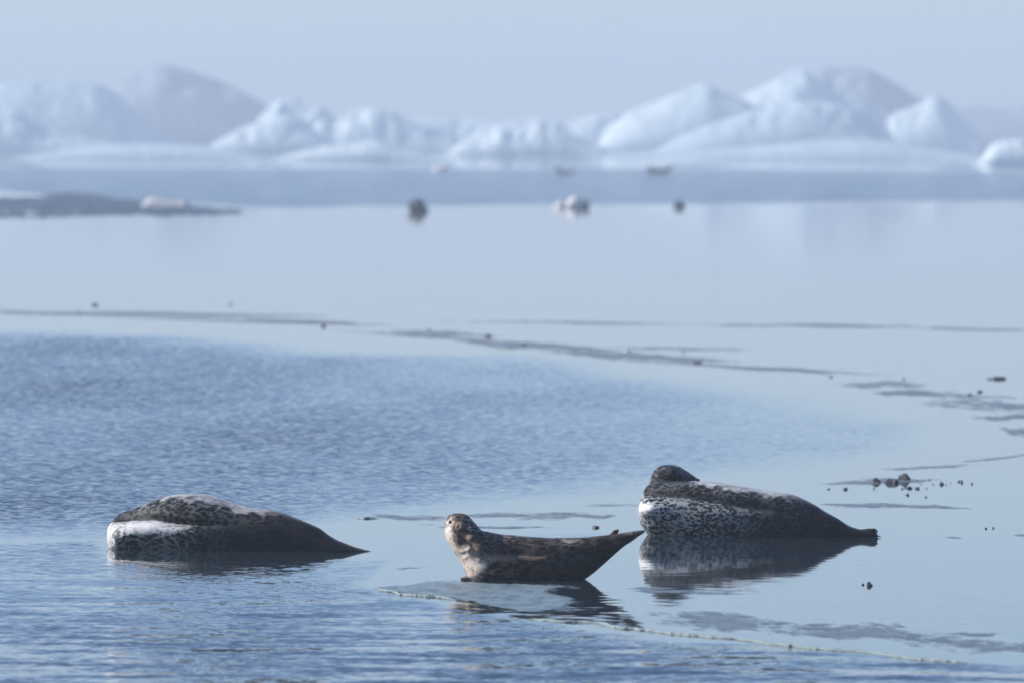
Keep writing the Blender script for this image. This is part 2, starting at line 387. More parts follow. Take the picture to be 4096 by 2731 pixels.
IB = [
 ([(-90, 235), (-20, 200), (60, 186), (180, 186), (235, 200), (280, 232), (330, 285), (400, 325)], 1300, 'broad pale ice plateau at the left edge below the tall grey peak', M_BERG_BLUE, .10),
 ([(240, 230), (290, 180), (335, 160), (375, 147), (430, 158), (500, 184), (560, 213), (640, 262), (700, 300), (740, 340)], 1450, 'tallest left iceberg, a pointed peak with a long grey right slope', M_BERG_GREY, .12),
 ([(-60, 262), (0, 255), (40, 256), (80, 285), (150, 305), (260, 330)], 1120, 'small rounded ice hump at the far left edge under the plateau', M_BERG, .15),
 ([(40, 362), (180, 340), (300, 331), (430, 333), (520, 343), (600, 362)], 900, 'long low ice shelf in front of the grey left peak', M_BERG_BLUE, .10),
 ([(600, 270), (640, 232), (672, 224), (700, 240), (740, 250), (770, 275), (820, 300)], 1300, 'jagged little iceberg just right of the grey peak\'s foot', M_BERG, .3),
 ([(480, 335), (540, 300), (600, 280), (660, 267), (700, 285), (730, 305), (780, 340)], 1150, 'rounded white iceberg at the foot of the grey slope', M_BERG, .2),
 ([(690, 320), (735, 275), (770, 285), (800, 262), (850, 250), (900, 258), (940, 278), (1000, 295), (1060, 325)], 1200, 'two humped white iceberg left of the picture\'s middle', M_BERG, .2),
 ([(660, 356), (740, 338), (800, 332), (860, 322), (900, 332), (960, 350), (1010, 366)], 850, 'low bright floe with a raised lump left of centre', M_BERG, .2),
 ([(840, 290), (940, 270), (1050, 272), (1150, 278), (1250, 290), (1300, 300)], 1380, 'faint low ice ridge far behind the central gap', M_BERG, .1),
 ([(1090, 300), (1180, 278), (1240, 270), (1310, 278), (1370, 262), (1440, 268), (1500, 305)], 1330, 'faint flat topped iceberg left of the big right hand group', M_BERG, .1),
 ([(1030, 350), (1070, 322), (1110, 318), (1150, 293), (1185, 302), (1230, 284), (1290, 300), (1350, 325), (1420, 352)], 1050, 'knobbly white iceberg in the centre between the two big groups', M_BERG, .3),
 ([(1370, 335), (1400, 292), (1450, 255), (1520, 228), (1570, 205), (1610, 193), (1650, 208), (1700, 228), (1760, 250), (1850, 290), (1930, 335)], 1150, 'smooth white iceberg with a leaning ridge, left end of the right hand group', M_BERG, .12),
 ([(1640, 262), (1700, 225), (1760, 195), (1830, 162), (1868, 178), (1900, 212), (1960, 222), (2010, 262), (2040, 320)], 1270, 'peaked iceberg in the middle of the right hand group', M_BERG, .2),
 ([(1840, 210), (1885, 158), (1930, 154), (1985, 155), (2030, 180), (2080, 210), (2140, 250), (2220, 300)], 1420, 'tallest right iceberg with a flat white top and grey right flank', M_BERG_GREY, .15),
 ([(2050, 270), (2105, 245), (2150, 219), (2180, 240), (2205, 266), (2240, 300)], 1330, 'small sharp iceberg at the right foot of the tallest right iceberg', M_BERG, .25),
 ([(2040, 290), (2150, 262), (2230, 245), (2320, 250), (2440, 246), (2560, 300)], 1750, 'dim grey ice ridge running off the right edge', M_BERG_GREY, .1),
 ([(1520, 338), (1580, 305), (1680, 270), (1780, 245), (1850, 231), (1920, 240), (1980, 262), (2020, 300), (2060, 338)], 1100, 'big rounded blue dome in front of the right hand group', M_BERG_BLUE, .12),
 ([(1340, 366), (1500, 348), (1700, 338), (1850, 325), (1950, 319), (2050, 325), (2150, 343), (2290, 366)], 900, 'long low ice shelf in front of the right hand group', M_BERG_BLUE, .08),
 ([(2258, 362), (2285, 330), (2340, 320), (2420, 322), (2480, 345), (2520, 375)], 720, 'bright white iceberg cut by the right edge of the picture', M_BERG, .2),
 ([(1470, 377), (1520, 368), (1580, 364), (1640, 370), (1680, 378)], 690, 'thin pale floe beside the dark distant seal on the right', M_BERG, .15),
]
for i, (p, D, lab, mt, rg) in enumerate(IB):
    iceberg(p, D, lab, mt, seed=20 + 7 * i, rough=rg * 1.3)

# ------------------------------------------------------------------ stones and far lumps
ICO = None
def stone(px, py, wpx, hpx, label, mat, seed=0, name='stone', cat='stone', group=None, rough=0.35, depth=1.0, flat=1.0, sub=3, sink=0.3):
    """a lumpy stone: contact point px,py and its seen width and height"""
    global ICO
    if ICO is None: ICO = {}
    if sub not in ICO:
        import bmesh
        bm = bmesh.new(); bmesh.ops.create_icosphere(bm, subdivisions=sub, radius=1.0)
        bm.verts.ensure_lookup_table()
        ICO[sub] = (np.array([v.co[:] for v in bm.verts]), np.array([[v.index for v in f.verts] for f in bm.faces])); bm.free()
    V, F = ICO[sub]
    X, Y = ground(px, py); X = float(X); Y = float(Y)
    w = wpx / FPX * Y; h = hpx / FPX * Y
    n = fbm(V[:, 0] * 1.4 + seed, V[:, 1] * 1.4, V[:, 2] * 1.4, seed, 3); n2 = np.abs(fbm(V[:, 0] * 3 + seed, V[:, 1] * 3, V[:, 2] * 3, seed + 4, 3))
    r = 1 + rough * n * 1.3 - rough * n2 * 0.8
    Q = V * r[:, None]
    Q[:, 0] *= (w / 2) / np.abs(Q[:, 0]).max(); Q[:, 1] *= (w / 2 * depth) / np.abs(Q[:, 1]).max()
    Q[:, 2] *= 1.0 / Q[:, 2].max(); Q[:, 2] = np.where(Q[:, 2] > 0, Q[:, 2] * h * (1), Q[:, 2] * h * sink)
    o = mesh_obj(name, Q, F, mat, loc=(X, Y + w / 2 * depth * 0.9, 0.0), smooth=True)
    o.data.polygons.foreach_set('use_smooth', np.full(len(F), wpx < 15)) 
    tag(o, label, cat, group)
    return o
M_ROCK = rock_material('stone_dark', (0.03, 0.032, 0.04), (0.07, 0.07, 0.07)); M_ROCK2 = rock_material('stone_grey', (0.06, 0.062, 0.07), (0.20, 0.18, 0.15), 60)
M_CREAM = ice_material('cream_ice', (0.85, 0.80, 0.74), 0.6, 0.2, 4.0, 0.05, dark=(0.6, 0.56, 0.52))  # cream all over, mottled by noise
GF = 'lumps standing in the far calm water'
stone(1672, 846, 98, 52, 'large dark boulder alone in the far calm water, lit on its left', M_ROCK, 5, name='boulder', cat='boulder', group=GF, rough=.55)
stone(2240, 831, 50, 30, 'small rounded cream lump at the left of the pale pair in the far water', M_CREAM, 8, name='ice_chunk', cat='ice chunk', group='cream ice chunks in the far water', rough=.3)
stone(2302, 832, 72, 46, 'larger squarish cream lump between the small cream lump and a dark stone', M_CREAM, 11, name='ice_chunk', cat='ice chunk', group='cream ice chunks in the far water', rough=.3)
stone(2345, 832, 26, 36, 'narrow dark stone touching the right side of the cream lumps', M_ROCK, 14, group=GF, rough=.3)
stone(2718, 829, 52, 27, 'round dark stone alone right of the cream lumps in the far water', M_ROCK, 17, group=GF, rough=.25)
stone(1757, 686, 68, 30, 'tilted cream chunk at the far edge of the rippled band, left of centre', M_CREAM, 21, name='ice_chunk', cat='ice chunk', group='cream ice chunks in the far water', rough=.35)
GC = 'dark stones on the ice behind the right seal'
ST = [
 (3506, 1929, 40, 20, 'left low dark stone of the row of three behind the right seal\'s tail', 1),
 (3571, 1932, 66, 19, 'long low dark stone in the middle of the row of three', 2),
 (3620, 1920, 62, 28, 'tallest pointed stone of the group, its left face sunlit and tan', 3),
 (3766, 1937, 24, 12, 'rounded black stone right of the row of three, mirrored in the water', 4),
 (3848, 1929, 12, 12, 'small upright stone right of the rounded black one', 5),
 (3836, 1926, 13, 7, 'tiny flat stone leaning against the small upright one', 6),
 (3888, 1936, 8, 8, 'rightmost little stone of the group, alone', 7),
 (3639, 1953, 26, 10, 'oval dark stone below the tall pointed stone', 8),
 (3669, 1954, 21, 9, 'small peaked dark stone just right of the oval one', 9),
 (3630, 1980, 18, 8, 'dark drop shaped stone, lowest of the group under the oval one', 10),
 (3704, 1988, 9, 6, 'tiny round stone low and right of the drop shaped stone', 11),
 (3496, 1955, 8, 7, 'tiny stone alone below the left end of the row of three', 12),
 (3382, 1957, 23, 9, 'oval dark stone above the right seal\'s rump, left of the group', 13),
 (3315, 1956, 11, 5, 'tiny stone just above the right seal\'s back, left of the oval one', 14),
 (3943, 2114, 12, 6, 'tiny dark stone level with the right seal\'s tail near the right edge', 15),
 (3973, 2112, 9, 6, 'smallest speck of stone beside the tiny dark one near the right edge', 16),
]
for (x, y, w, h, lab, sd) in ST:
    stone(x, y, w, h, lab, M_ROCK2 if sd == 3 else M_ROCK, sd * 3, group=GC, rough=0.35, sub=4 if sd < 4 else 3)
for i, (x, y, w, h, lab) in enumerate([(3718, 1919, 8, 5, 'tiny pebble level with the top of the tall pointed stone'), (3732, 1937, 10, 4, 'flat pebble just left of the rounded black stone'), (3685, 1937, 7, 4, 'tiny pebble halfway between the tall pointed stone and the black one'), (3609, 1955, 10, 5, 'leftmost pebble of the two touching the oval stone\'s left'), (3621, 1950, 10, 6, 'pebble squeezed against the left side of the oval stone'),
        (3785, 1938, 6, 4, 'tiny pebble just right of the rounded black stone'), (3802, 1932, 5, 3, 'second tiny pebble right of the rounded black stone'), (3668, 1922, 4, 3, 'smallest grain right of the tall pointed stone'), (3706, 1953, 7, 4, 'tiny pebble right of the small peaked stone')]):
    stone(x, y, w, h, lab, M_ROCK, 90 + i, name='pebble', cat='pebble', group='grit round the stone group', sub=2)
stone(3478, 2342, 27, 17, 'dark half round stone on the smooth ice below the right seal\'s tail', M_ROCK, 61, group='two stones below the right seal', rough=.3)
stone(3452, 2339, 14, 8, 'little stone just left of the half round one below the right seal', M_ROCK, 64, group='two stones below the right seal', rough=.3)
stone(2384, 2110, 31, 9, 'flat oval black stone between the middle seal\'s back and the right seal', M_ROCK, 67, rough=.15)
GB = 'dark stones along the far ice edge'
for i, (x, y, w, h, lab) in enumerate([
 (1294, 1308, 22, 9, 'leftmost dark stone on the far ice edge line'),
 (1715, 1319, 12, 6, 'tiny stone midway along the far ice edge line'),
 (1954, 1346, 28, 10, 'widest dark stone of the central part of the far ice edge'),
 (2097, 1379, 16, 9, 'dark stone just right and below the widest one on the far ice edge'),
 (380, 1222, 28, 9, 'small stone in the calm water far left, above the ice edge line'),
 (921, 1219, 10, 10, 'upright speck of stone in the calm water above the left ice edge line'),
 (2787, 1453, 46, 8, 'thin dark stone lying along the ice edge right of centre'),
 (4000, 1516, 60, 11, 'longest dark stone at the right end of the far ice edge'),
 (3960, 1516, 22, 6, 'small stone just left of the longest one at the right end'),
 (3918, 1568, 26, 8, 'flat stone on the grey ice near the right edge'),
 (3880, 1579, 18, 8, 'round stone below and left of the flat one near the right edge'),
 (3325, 1508, 16, 6, 'small stone left of the grey ice patch on the right'),
 (3616, 1516, 12, 6, 'small stone on the upper rim of the grey ice patch on the right'),
 (2517, 1404, 14, 6, 'small faint stone on the ice edge right of centre'),
 (2735, 1411, 12, 5, 'fainter small stone on the ice edge, the further right of two')]):
    stone(x, y, w, h, lab, M_ROCK, 120 + 3 * i, group=GB, rough=.3)

# ------------------------------------------------------------------ thin ice and slush, domed sheets whose rims dip under the water
M_RIM = ice_material('frosty_ice_rim', (0.33, 0.39, 0.38), 0.25, 0.6, 30.0, 0.02, dark=(0.20, 0.28, 0.28))
def cover_material(name, base, dark, rough, lo=0.0, hi=1.35, bump=0.01):
    """thin ice whose cover thins out towards its rim and in streaks"""
    m, nt, b = new_mat(name); k = N(nt)
    v = k.coord('Object', (1.0, 0.35, 1.0)); n1 = k.noise(v, 9.0, 6, 0.65); n2 = k.noise(v, 45.0, 4, 0.6)
    k.link(k.mixc(k.ss(n1, 0.35, 0.65), (*base, 1), (*dark, 1)), b.inputs['Base Color'])
    b.inputs['Roughness'].default_value = rough; b.inputs['IOR'].default_value = 1.31
    k.link(k.bump(n2, 0.5, bump), b.inputs['Normal'])
    cov = k.math('ADD', k.attr('cover'), k.math('MULTIPLY', k.math('SUBTRACT', n1, 0.5), 2.2))
    f = k.ss(cov, lo, hi, 0.0, 0.95)
    tr = k.n('ShaderNodeBsdfTransparent'); mx = k.n('ShaderNodeMixShader')
    out = [n for n in nt.nodes if n.type == 'OUTPUT_MATERIAL'][0]
    k.link(f, mx.inputs[0]); k.link(tr.outputs[0], mx.inputs[1]); k.link(b.outputs[0], mx.inputs[2]); k.link(mx.outputs[0], out.inputs[0])
    return m
M_SLUSH = cover_material('wet_slush', (0.24, 0.29, 0.34), (0.13, 0.165, 0.21), 0.42)
M_FLOE = cover_material('clear_floe_ice', (0.27, 0.34, 0.35), (0.12, 0.165, 0.18), 0.36, -0.2, 0.5, 0.006)
M_SNOWY = cover_material('snowy_rim', (0.7, 0.75, 0.8), (0.5, 0.55, 0.6), 0.6, 0.0, 0.9)
def patch(px, py, hw, hh, label, seed=0, mat=None, hgt=0.004, frag=0.55, name='ice_patch', cat='thin ice', group='grey slush patches on the calm water', nu=170, nv=64, slant=0.0):
    """ellipse-like sheet, centre and half sizes in photo pixels, edge broken up by noise"""
    a = np.linspace(-1.3, 1.3, nu); b = np.linspace(-1.5, 1.5, nv)
    A, B = np.meshgrid(a, b, indexing='ij')
    PX = px + A * hw; PY = py + B * hh + slant * A * hw + hh * 0.3 * vnoise(A * 2.5, 0, 0, seed + 40)
    X, Y = ground(PX, PY)
    n = 0.75 * fbm(PX / 240 + seed, B * 1.3 + seed, 0, seed, 5, 0.62) + 0.4 * fbm(PX / 50 + seed, B * 3.0, 0, seed + 6, 3)
    f = 0.9 - np.abs(A) ** 2.2 - np.abs(B) ** 1.5 + frag * 2.0 * n
    f = np.minimum(f, (1.3 - np.abs(A)) * 5); f = np.minimum(f, (1.5 - np.abs(B)) * 5 - .05)
    z = 0.0009 + 0.2 * hgt * sstep(0, 1, f)
    cx, cy = X.mean(), Y.mean()
    o = mesh_obj(name, np.stack([X - cx, Y - cy, z], -1).reshape(-1, 3), grid_faces(nu, nv), mat or M_SLUSH, loc=(cx, cy, 0))
    if o.data.polygons[0].normal.z < 0: o.data.flip_normals()
    attr(o, 'cover', np.clip(f.ravel(), -1, 1))
    tag(o, label, cat, group)
    return o
q = 1.7415
# along the far ice edge
for i, (x, y, hw, hh, sl, frag, lab) in enumerate([
 (1700, 843, 430, 2.4, .055, .2, 'fine continuous dark line of the ice edge right of centre'),
 (1060, 778, 360, 2.4, .065, .2, 'fine continuous dark line of the ice edge in the middle'),
 (560, 738, 420, 2.6, .03, .2, 'fine continuous dark line of the ice edge on the left'),
 (330, 722, 520, 5.5, .012, .25, 'long dark line of slush along the left far ice edge'),
 (690, 741, 190, 5, .02, .4, 'dark slush strip where the left ice edge begins to bend down'),
 (1000, 768, 150, 7, .02, .6, 'broken dark slush left of the widest ice edge stone'),
 (1230, 795, 190, 8, .06, .7, 'patchy slush beyond the ice edge in the middle'),
 (1480, 820, 230, 7, .06, .6, 'slanting slush band right of the middle'),
 (1800, 848, 220, 5, .05, .6, 'slanting slush band further to the right'),
 (1560, 800, 220, 3.5, .015, .6, 'thin faint slush streak above the slanting band'),
 (1300, 741, 320, 2.5, .01, .6, 'faint thin slush line across the calm water in the middle'),
 (1850, 748, 330, 3.5, .008, .6, 'dark thin slush line across the calm water on the right'),
 (2250, 757, 180, 3.0, .02, .4, 'end of the thin slush line at the right edge'),
 (2040, 883, 120, 9, .0, .35, 'oval grey thin ice patch on the right, tapering leftwards'),
 (2160, 905, 170, 10, .03, .6, 'broad grey ice patch under the oval one'),
 (2270, 930, 170, 13, .03, .6, 'wide grey ice patch meeting the right edge'),
 (2340, 958, 120, 9, .0, .5, 'grey ice tongue low on the right edge'),
 (2350, 990, 60, 13, .0, .5, 'greenish grey ice tongue at the right edge above the stones'),
 (2300, 1050, 110, 5, -.13, .5, 'thin slush line climbing to the right edge above the stones'),
 (2140, 1072, 130, 3.5, -.05, .5, 'thin slush line just above the tall pointed stone'),
 (1990, 1108, 130, 5, -.03, .7, 'faint slush left of the row of three stones'),
 (2060, 1103, 110, 7, .0, .5, 'slush holding the row of three stones'),
 (1990, 1160, 120, 7, .01, .6, 'faint slush streaks above the right seal\'s tail'),
 (2110, 1163, 110, 5, .03, .6, 'faint slush streaks right of the right seal\'s tail'),
 (2190, 1234, 22, 2.5, .0, .3, 'single small slush fleck right of the right seal\'s tail'),
 (2345, 1228, 26, 3, .0, .3, 'single small slush fleck at the right edge'),
 (940, 1188, 130, 7, .01, .4, 'long grey ice tongue behind the middle seal\'s head, left part'),
 (1130, 1182, 120, 7, -.03, .45, 'grey ice tongue just right of the middle seal\'s head'),
 (1240, 1188, 90, 10, -.02, .5, 'wavy grey ice patch behind the middle seal\'s back'),
 (1340, 1183, 90, 8, .03, .5, 'grey ice patch between the middle and the right seal'),
 (1120, 1210, 140, 3.5, .0, .7, 'thin slush streak right behind the middle seal\'s back'),
 (1400, 1160, 90, 3, -.03, .6, 'thin slush streak left of the right seal\'s chest'),
 (1600, 1357, 190, 6, .01, .75, 'slush streaks where the right seal\'s mirror image ends'),
 (1500, 1350, 60, 3.5, .0, .5, 'short slush streak under the mirror image of the right seal\'s chest'),
 (1720, 1432, 300, 19, .05, .8, 'broad broken slush field below the right seal\'s mirror image'),
 (2020, 1456, 260, 19, .05, .8, 'broken slush field towards the lower right corner'),
 (2280, 1485, 180, 17, .03, .8, 'broken slush in the lower right corner'),
 (2240, 1455, 70, 5, .02, .6, 'small slush streaks above the lower right corner'),
 (940, 1304, 40, 2.5, -.06, .4, 'short slush streak left of the middle seal'),
 ]):
    patch(x * q, y * q, hw * q, hh * q * (1.45 if y < 860 else 1.15), lab, seed=300 + 11 * i, slant=sl, frag=frag * 0.8, hgt=0.004 if y > 1000 else 0.012,
          group='grey slush patches on the calm water' if y < 1000 else 'grey slush patches round the seals')
# the floe the middle seal rests on
def floe_patch():
    P = np.array([(1490, 2352), (1560, 2345), (1640, 2338), (1700, 2328), (1800, 2322), (1880, 2330), (2300, 2345), (2200, 2368), (2290, 2395), (2300, 2420), (2230, 2440), (2100, 2452), (1980, 2432), (1880, 2410), (1760, 2395), (1640, 2378), (1560, 2372)], float)
    P = smooth_poly(P, n=5)
    gx = np.linspace(1440, 2400, 260); gy = np.linspace(2305, 2475, 110)
    A, B = np.meshgrid(gx, gy, indexing='ij')
    K = 4.0
    d = poly_sdf(P * [1, K], A, B * K) + 14 * fbm(A / 90, B / 18, 0, 8, 5) + 10 * fbm(A / 20, B / 5, 0, 12, 3)
    X, Y = ground(A, B)
    z = 0.006 * np.clip(-d / 16, -0.1, 1) + 0.0015 + 0.001 * fbm(A / 30, B / 8, 0, 5, 4) * (d < 0)
    cx, cy = X.mean(), Y.mean()
    o = mesh_obj('ice_floe', np.stack([X - cx, Y - cy, z], -1).reshape(-1, 3), grid_faces(260, 110), M_FLOE, loc=(cx, cy, 0))
    if o.data.polygons[0].normal.z < 0: o.data.flip_normals()
    attr(o, 'cover', np.clip(-d / 45 * (1 - 0.55 * sstep(2050, 2280, A)), -1, .6).ravel())
    tag(o, 'thin pointed greenish ice floe under the middle seal\'s belly', 'ice floe')
floe_patch()
def rim(pts, label, rad=0.011, seed=0, name='ice_edge', cat='ice edge', group='frosty ice edges', nseg=12):
    P = smooth_poly(np.array(pts, float), closed=False, n=10)
    X, Y = ground(P[:, 0], P[:, 1])
    d = np.concatenate([[0], np.cumsum(np.hypot(np.diff(X), np.diff(Y)))])
    s = np.arange(0, d[-1], 0.006); X = np.interp(s, d, X); Y = np.interp(s, d, Y)
    X = X + 0.02 * fbm(s * 5, 0 * s, 0, seed, 3); Y = Y + 0.22 * fbm(s * 2.2, 0 * s, 0, seed + 3, 4)
    th = np.linspace(0, 2 * math.pi, nseg, endpoint=False)
    SS, TH = np.meshgrid(s, th, indexing='ij')
    taper = np.minimum(1, np.minimum(s, s[-1] - s) / 0.12)[:, None] * 0.85 + 0.15
    R = rad * taper * (1 + 0.5 * fbm(SS * 14, np.cos(TH) * 1.2, np.sin(TH) * 1.2, seed, 3) + 0.22 * vnoise(SS * 45, TH * 1.0, 0, seed + 5))
    VX = X[:, None] + 0 * R; VY = Y[:, None] + R * np.cos(TH) * 1.8; VZ = R * np.sin(TH) * 0.85 + rad * 0.15
    VX = VX + R * 0.4 * np.cos(TH)
    cx, cy = X.mean(), Y.mean(); n = len(s)
    i = np.arange(n - 1)[:, None] * nseg; j = np.arange(nseg)[None, :]
    F = np.stack([i + j, i + (j + 1) % nseg, i + nseg + (j + 1) % nseg, i + nseg + j], -1).reshape(-1, 4)
    o = mesh_obj(name, np.stack([VX - cx, VY - cy, VZ], -1).reshape(-1, 3), F, M_RIM, loc=(cx, cy, 0), smooth=False)
    tag(o, label, cat, group)
rim([(2120, 2478), (2190, 2484), (2280, 2490), (2400, 2494), (2480, 2510), (2600, 2522), (2750, 2540), (2950, 2560), (3150, 2580), (3350, 2600), (3550, 2620), (3700, 2638), (3880, 2656)], 'long thin frosty ice edge running to the lower right corner', 0.0095, 3)
rim([(1492, 2358), (1530, 2364), (1580, 2368), (1630, 2376), (1700, 2384), (1770, 2394), (1830, 2400)], 'short frosty edge along the front of the pointed floe', 0.010, 7)
rim([(1412, 2068), (1440, 2071), (1480, 2074), (1520, 2077)], 'short glinting ice edge between the left seal and the middle seal\'s head', 0.009, 11)
rim([(1668, 2092), (1700, 2096), (1730, 2096)], 'tiny glinting ice edge just left of the middle seal\'s forehead', 0.004, 13)

# ------------------------------------------------------------------ dark gravel bar far left with a floe on it
def gravel_bar():
    P = smooth_poly([(-900, 800), (-300, 772), (0, 780), (200, 776), (330, 772), (520, 792), (700, 806), (860, 826), (1090, 852), (860, 870), (500, 874), (200, 876), (-200, 884), (-900, 890)], n=5)
    gx = np.linspace(-950, 1180, 420); gy = np.linspace(755, 900, 130)
    A, B = np.meshgrid(gx, gy, indexing='ij'); K = 4.0
    X, Y = ground(A, B)
    d = poly_sdf(P * [1, K], A, B * K) + 26 * fbm(A / 140, B / 20, 0, 31, 4)
    h = sstep(20, -60, d)
    back = sstep(0, -40, d) * sstep(830, 790, B)
    z = -0.12 + h * (0.12 + 0.12 * fbm(X * 2.2, Y * 0.5, 0, 3, 5, .7) + 0.10 * back * sstep(900, 100, A)) + h * 0.03 * np.abs(vnoise(X * 6, Y * 2, 0, 9))
    cx, cy = X.mean(), Y.mean()
    o = mesh_obj('gravel_bar', np.stack([X - cx, Y - cy, z], -1).reshape(-1, 3), grid_faces(420, 130), M_BAR, loc=(cx, cy, 0))
    if o.data.polygons[0].normal.z < 0: o.data.flip_normals()
    tag(o, kind='structure')
M_BAR = rock_material('wet_black_gravel', (0.015, 0.022, 0.04), (0.16, 0.20, 0.27), 2.2, 0.5)
gravel_bar()
iceberg([(328, 470), (340, 456), (355, 452), (375, 456), (400, 460), (425, 461), (436, 470)], 290, 'small white ice slab lying on the dark bar at the left', ice_material('white_slab_ice', (0.6, 0.6, 0.58), .6, .3, 3.0, .05), depth=2.0, seed=5, rough=.3, group=None, name='ice_slab', cat='ice slab', base=0.15, nu=60, nv=24)
iceberg([(-30, 452), (5, 441), (45, 444), (85, 447), (120, 452)], 325, 'low white ice crust on the far left end of the dark bar', ice_material('white_crust_ice', (0.75, 0.8, 0.85), .6, .3, 3.0, .05), depth=4.0, seed=8, rough=.5, group=None, name='ice_crust', cat='ice crust', base=0.15, nu=60, nv=24)
for i, (x, y, hw, hh, lab) in enumerate([(2080, 467, 160, 3, 'white frozen rim of the far calm water on the right'), (1880, 470, 160, 2.2, 'faint white frozen rim just right of the lone dark stone'), (2300, 470, 120, 2.4, 'white frozen rim at the far right edge')]):
    patch(x * q, y * q, hw * q, hh * q, lab, seed=700 + i, mat=M_SNOWY, hgt=0.01, frag=.6, group='white rims of the far ice')

# ------------------------------------------------------------------ seals
class Seal:
    """a seal sculpted from its outline: local axes u along the body, v away from the camera, w up"""
    def __init__(s, px0, Y0, yaw):
        s.yaw = math.radians(yaw); s.c, s.s_ = math.cos(s.yaw), math.sin(s.yaw)
        s.X0 = float((px0 - 2048) / FPX * Y0); s.Y0 = Y0
    def uw(s, px, py):
        x, y, z = ray(px, py)
        # intersect (0,0,H)+t(x,y,z) with the vertical plane through P0 along (c,s)
        t = (s.X0 * -s.s_ + s.Y0 * s.c) / (x * -s.s_ + y * s.c)
        gx, gy = x * t - s.X0, y * t - s.Y0
        return gx * s.c + gy * s.s_, CAMH + z * t
    def poly(s, pts, conv, n=4, closed=True):
        P = np.array([conv(*p) for p in pts], float)
        u, w = s.uw(P[:, 0], P[:, 1]); return smooth_poly(np.stack([u, w], 1), closed, n)

def lobe(P, U, Wz, Vv, T, vc=0.0, R=None, local=False, e=2.0, relief=0.0, endcap=True):
    """pillow: outline P (u,w), half thickness T, centre depth vc"""
    d = poly_sdf(P, U[:, 0, :], Wz[:, 0, :])
    if local:
        Rm = -d.min(axis=1); k = 9
        Rm = np.maximum.accumulate(Rm[::-1])[::-1] if endcap else Rm
        Rm = np.maximum(Rm, 0.012); Rm = np.convolve(np.pad(Rm, k, mode='edge'), np.ones(2 * k + 1) / (2 * k + 1), 'valid')[:, None]
    else:
        Rm = R if R is not None else -d.min()
    qd = -d / Rm
    if not np.isscalar(relief): relief = relief * sstep(0.0, 0.045, -d)
    # soft clip at 1 keeps the middle line round
    qd = np.where(qd > 1, 1 + 0 * qd, qd)
    g = (1 - qd)
    T_ = T(U[:, 0, :]) if callable(T) else T
    vc_ = vc(U[:, 0, :]) if callable(vc) else vc
    vv = (Vv - (vc_ - relief if np.isscalar(vc_) else (vc_ - relief))[:, None, :] if not (np.isscalar(vc_) and np.isscalar(relief)) else Vv - vc_ + relief)
    Tt = T_[:, None, :] if not np.isscalar(T_) else T_
    f = (np.abs(vv) / Tt) ** e + (np.abs(g) ** e * np.sign(g))[:, None, :]
    Rr = Rm if np.isscalar(Rm) else Rm[:, None, :] if Rm.ndim == 2 else Rm
    f = (np.sign(f) * np.abs(f) ** (1 / e) - 1) * np.minimum(Rr, Tt if np.isscalar(Tt) else Tt.mean())
    return f, d
def smin(a, b, k):
    h = np.clip(0.5 + 0.5 * (b - a) / k, 0, 1); return b + (a - b) * h - k * h * (1 - h)
def capsule(f, U, Vv, Wz, pts, k, thin=1.0):
    """smoothly add a tapered limb given as [(u,v,w,r)]"""
    best = None
    for a, b in zip(pts[:-1], pts[1:]):
        a = np.array(a); b = np.array(b); e = b[:3] - a[:3]; L = (e ** 2).sum()
        t = np.clip(((U - a[0]) * e[0] + (Vv - a[1]) * e[1] + (Wz - a[2]) * e[2]) / L, 0, 1)
        dd = np.sqrt((U - a[0] - e[0] * t) ** 2 + ((Vv - a[1] - e[1] * t) / thin) ** 2 + (Wz - a[2] - e[2] * t) ** 2) - (a[3] + (b[3] - a[3]) * t)
        best = dd if best is None else smin(best, dd, 0.01)
    return smin(f, best, k)
def grid3(u0, u1, v0, v1, w0, w1, h):
    u = np.arange(u0, u1, h); v = np.arange(v0, v1, h); w = np.arange(w0, w1, h)
    U, V, Wz = np.meshgrid(u, v, w, indexing='ij'); return U, V, Wz
def interp_line(P):
    """height of an open line (u,w) as a function of u"""
    P = P[np.argsort(P[:, 0])]
    return lambda u: np.interp(u, P[:, 0], P[:, 1])
def back_rim_light(P, wdt=.05, n=120):
    """backlight rim painted as paler fur along the top of the back, 0..1"""
    u = P[:, 0]; k = ((u - u.min()) / (u.max() - u.min() + 1e-9) * (n - 1)).astype(int)
    top = np.full(n, -1e9); np.maximum.at(top, k, P[:, 2]); top = np.convolve(np.pad(top, 2, mode='edge'), np.ones(5) / 5, 'valid')
    d = np.interp((u - u.min()) / (u.max() - u.min()) * (n - 1), np.arange(n), top) - P[:, 2]
    return sstep(wdt, 0.0, d + 0.035 * fbm(P[:, 0] * 18, P[:, 1] * 18, P[:, 2] * 18, 77, 3))
def finish_seal(s, f, org, h, mat, label, group='seals resting on the ice'):
    V, F = surface_nets(f, org, h)
    root = empty('seal', (s.X0, s.Y0, 0), s.yaw)
    tag(root, label, 'seal', group)
    o = mesh_obj('body', V, F, mat, parent=root)
    return root, o, V
def hair(name, pts_list, rad, mat, parent):
    """thin tapered hairs, each a part"""
    for pts in pts_list:
        VV, FF = [], []
        P = smooth_poly(np.array(pts, float), closed=False, n=4); n = len(P)
        for i, p in enumerate(P):
            r = rad * (1 - 0.8 * i / (n - 1))
            for a in range(3):
                th = a * 2.094
                VV.append((p[0] + r * math.cos(th) * 0.7, p[1] + r * math.cos(th) * 0.7, p[2] + r * math.sin(th)))
        for i in range(n - 1):
            for a in range(3):
                FF.append((i * 3 + a, i * 3 + (a + 1) % 3, i * 3 + 3 + (a + 1) % 3, i * 3 + 3 + a))
        mesh_obj(name, VV, FF, mat, parent=parent)
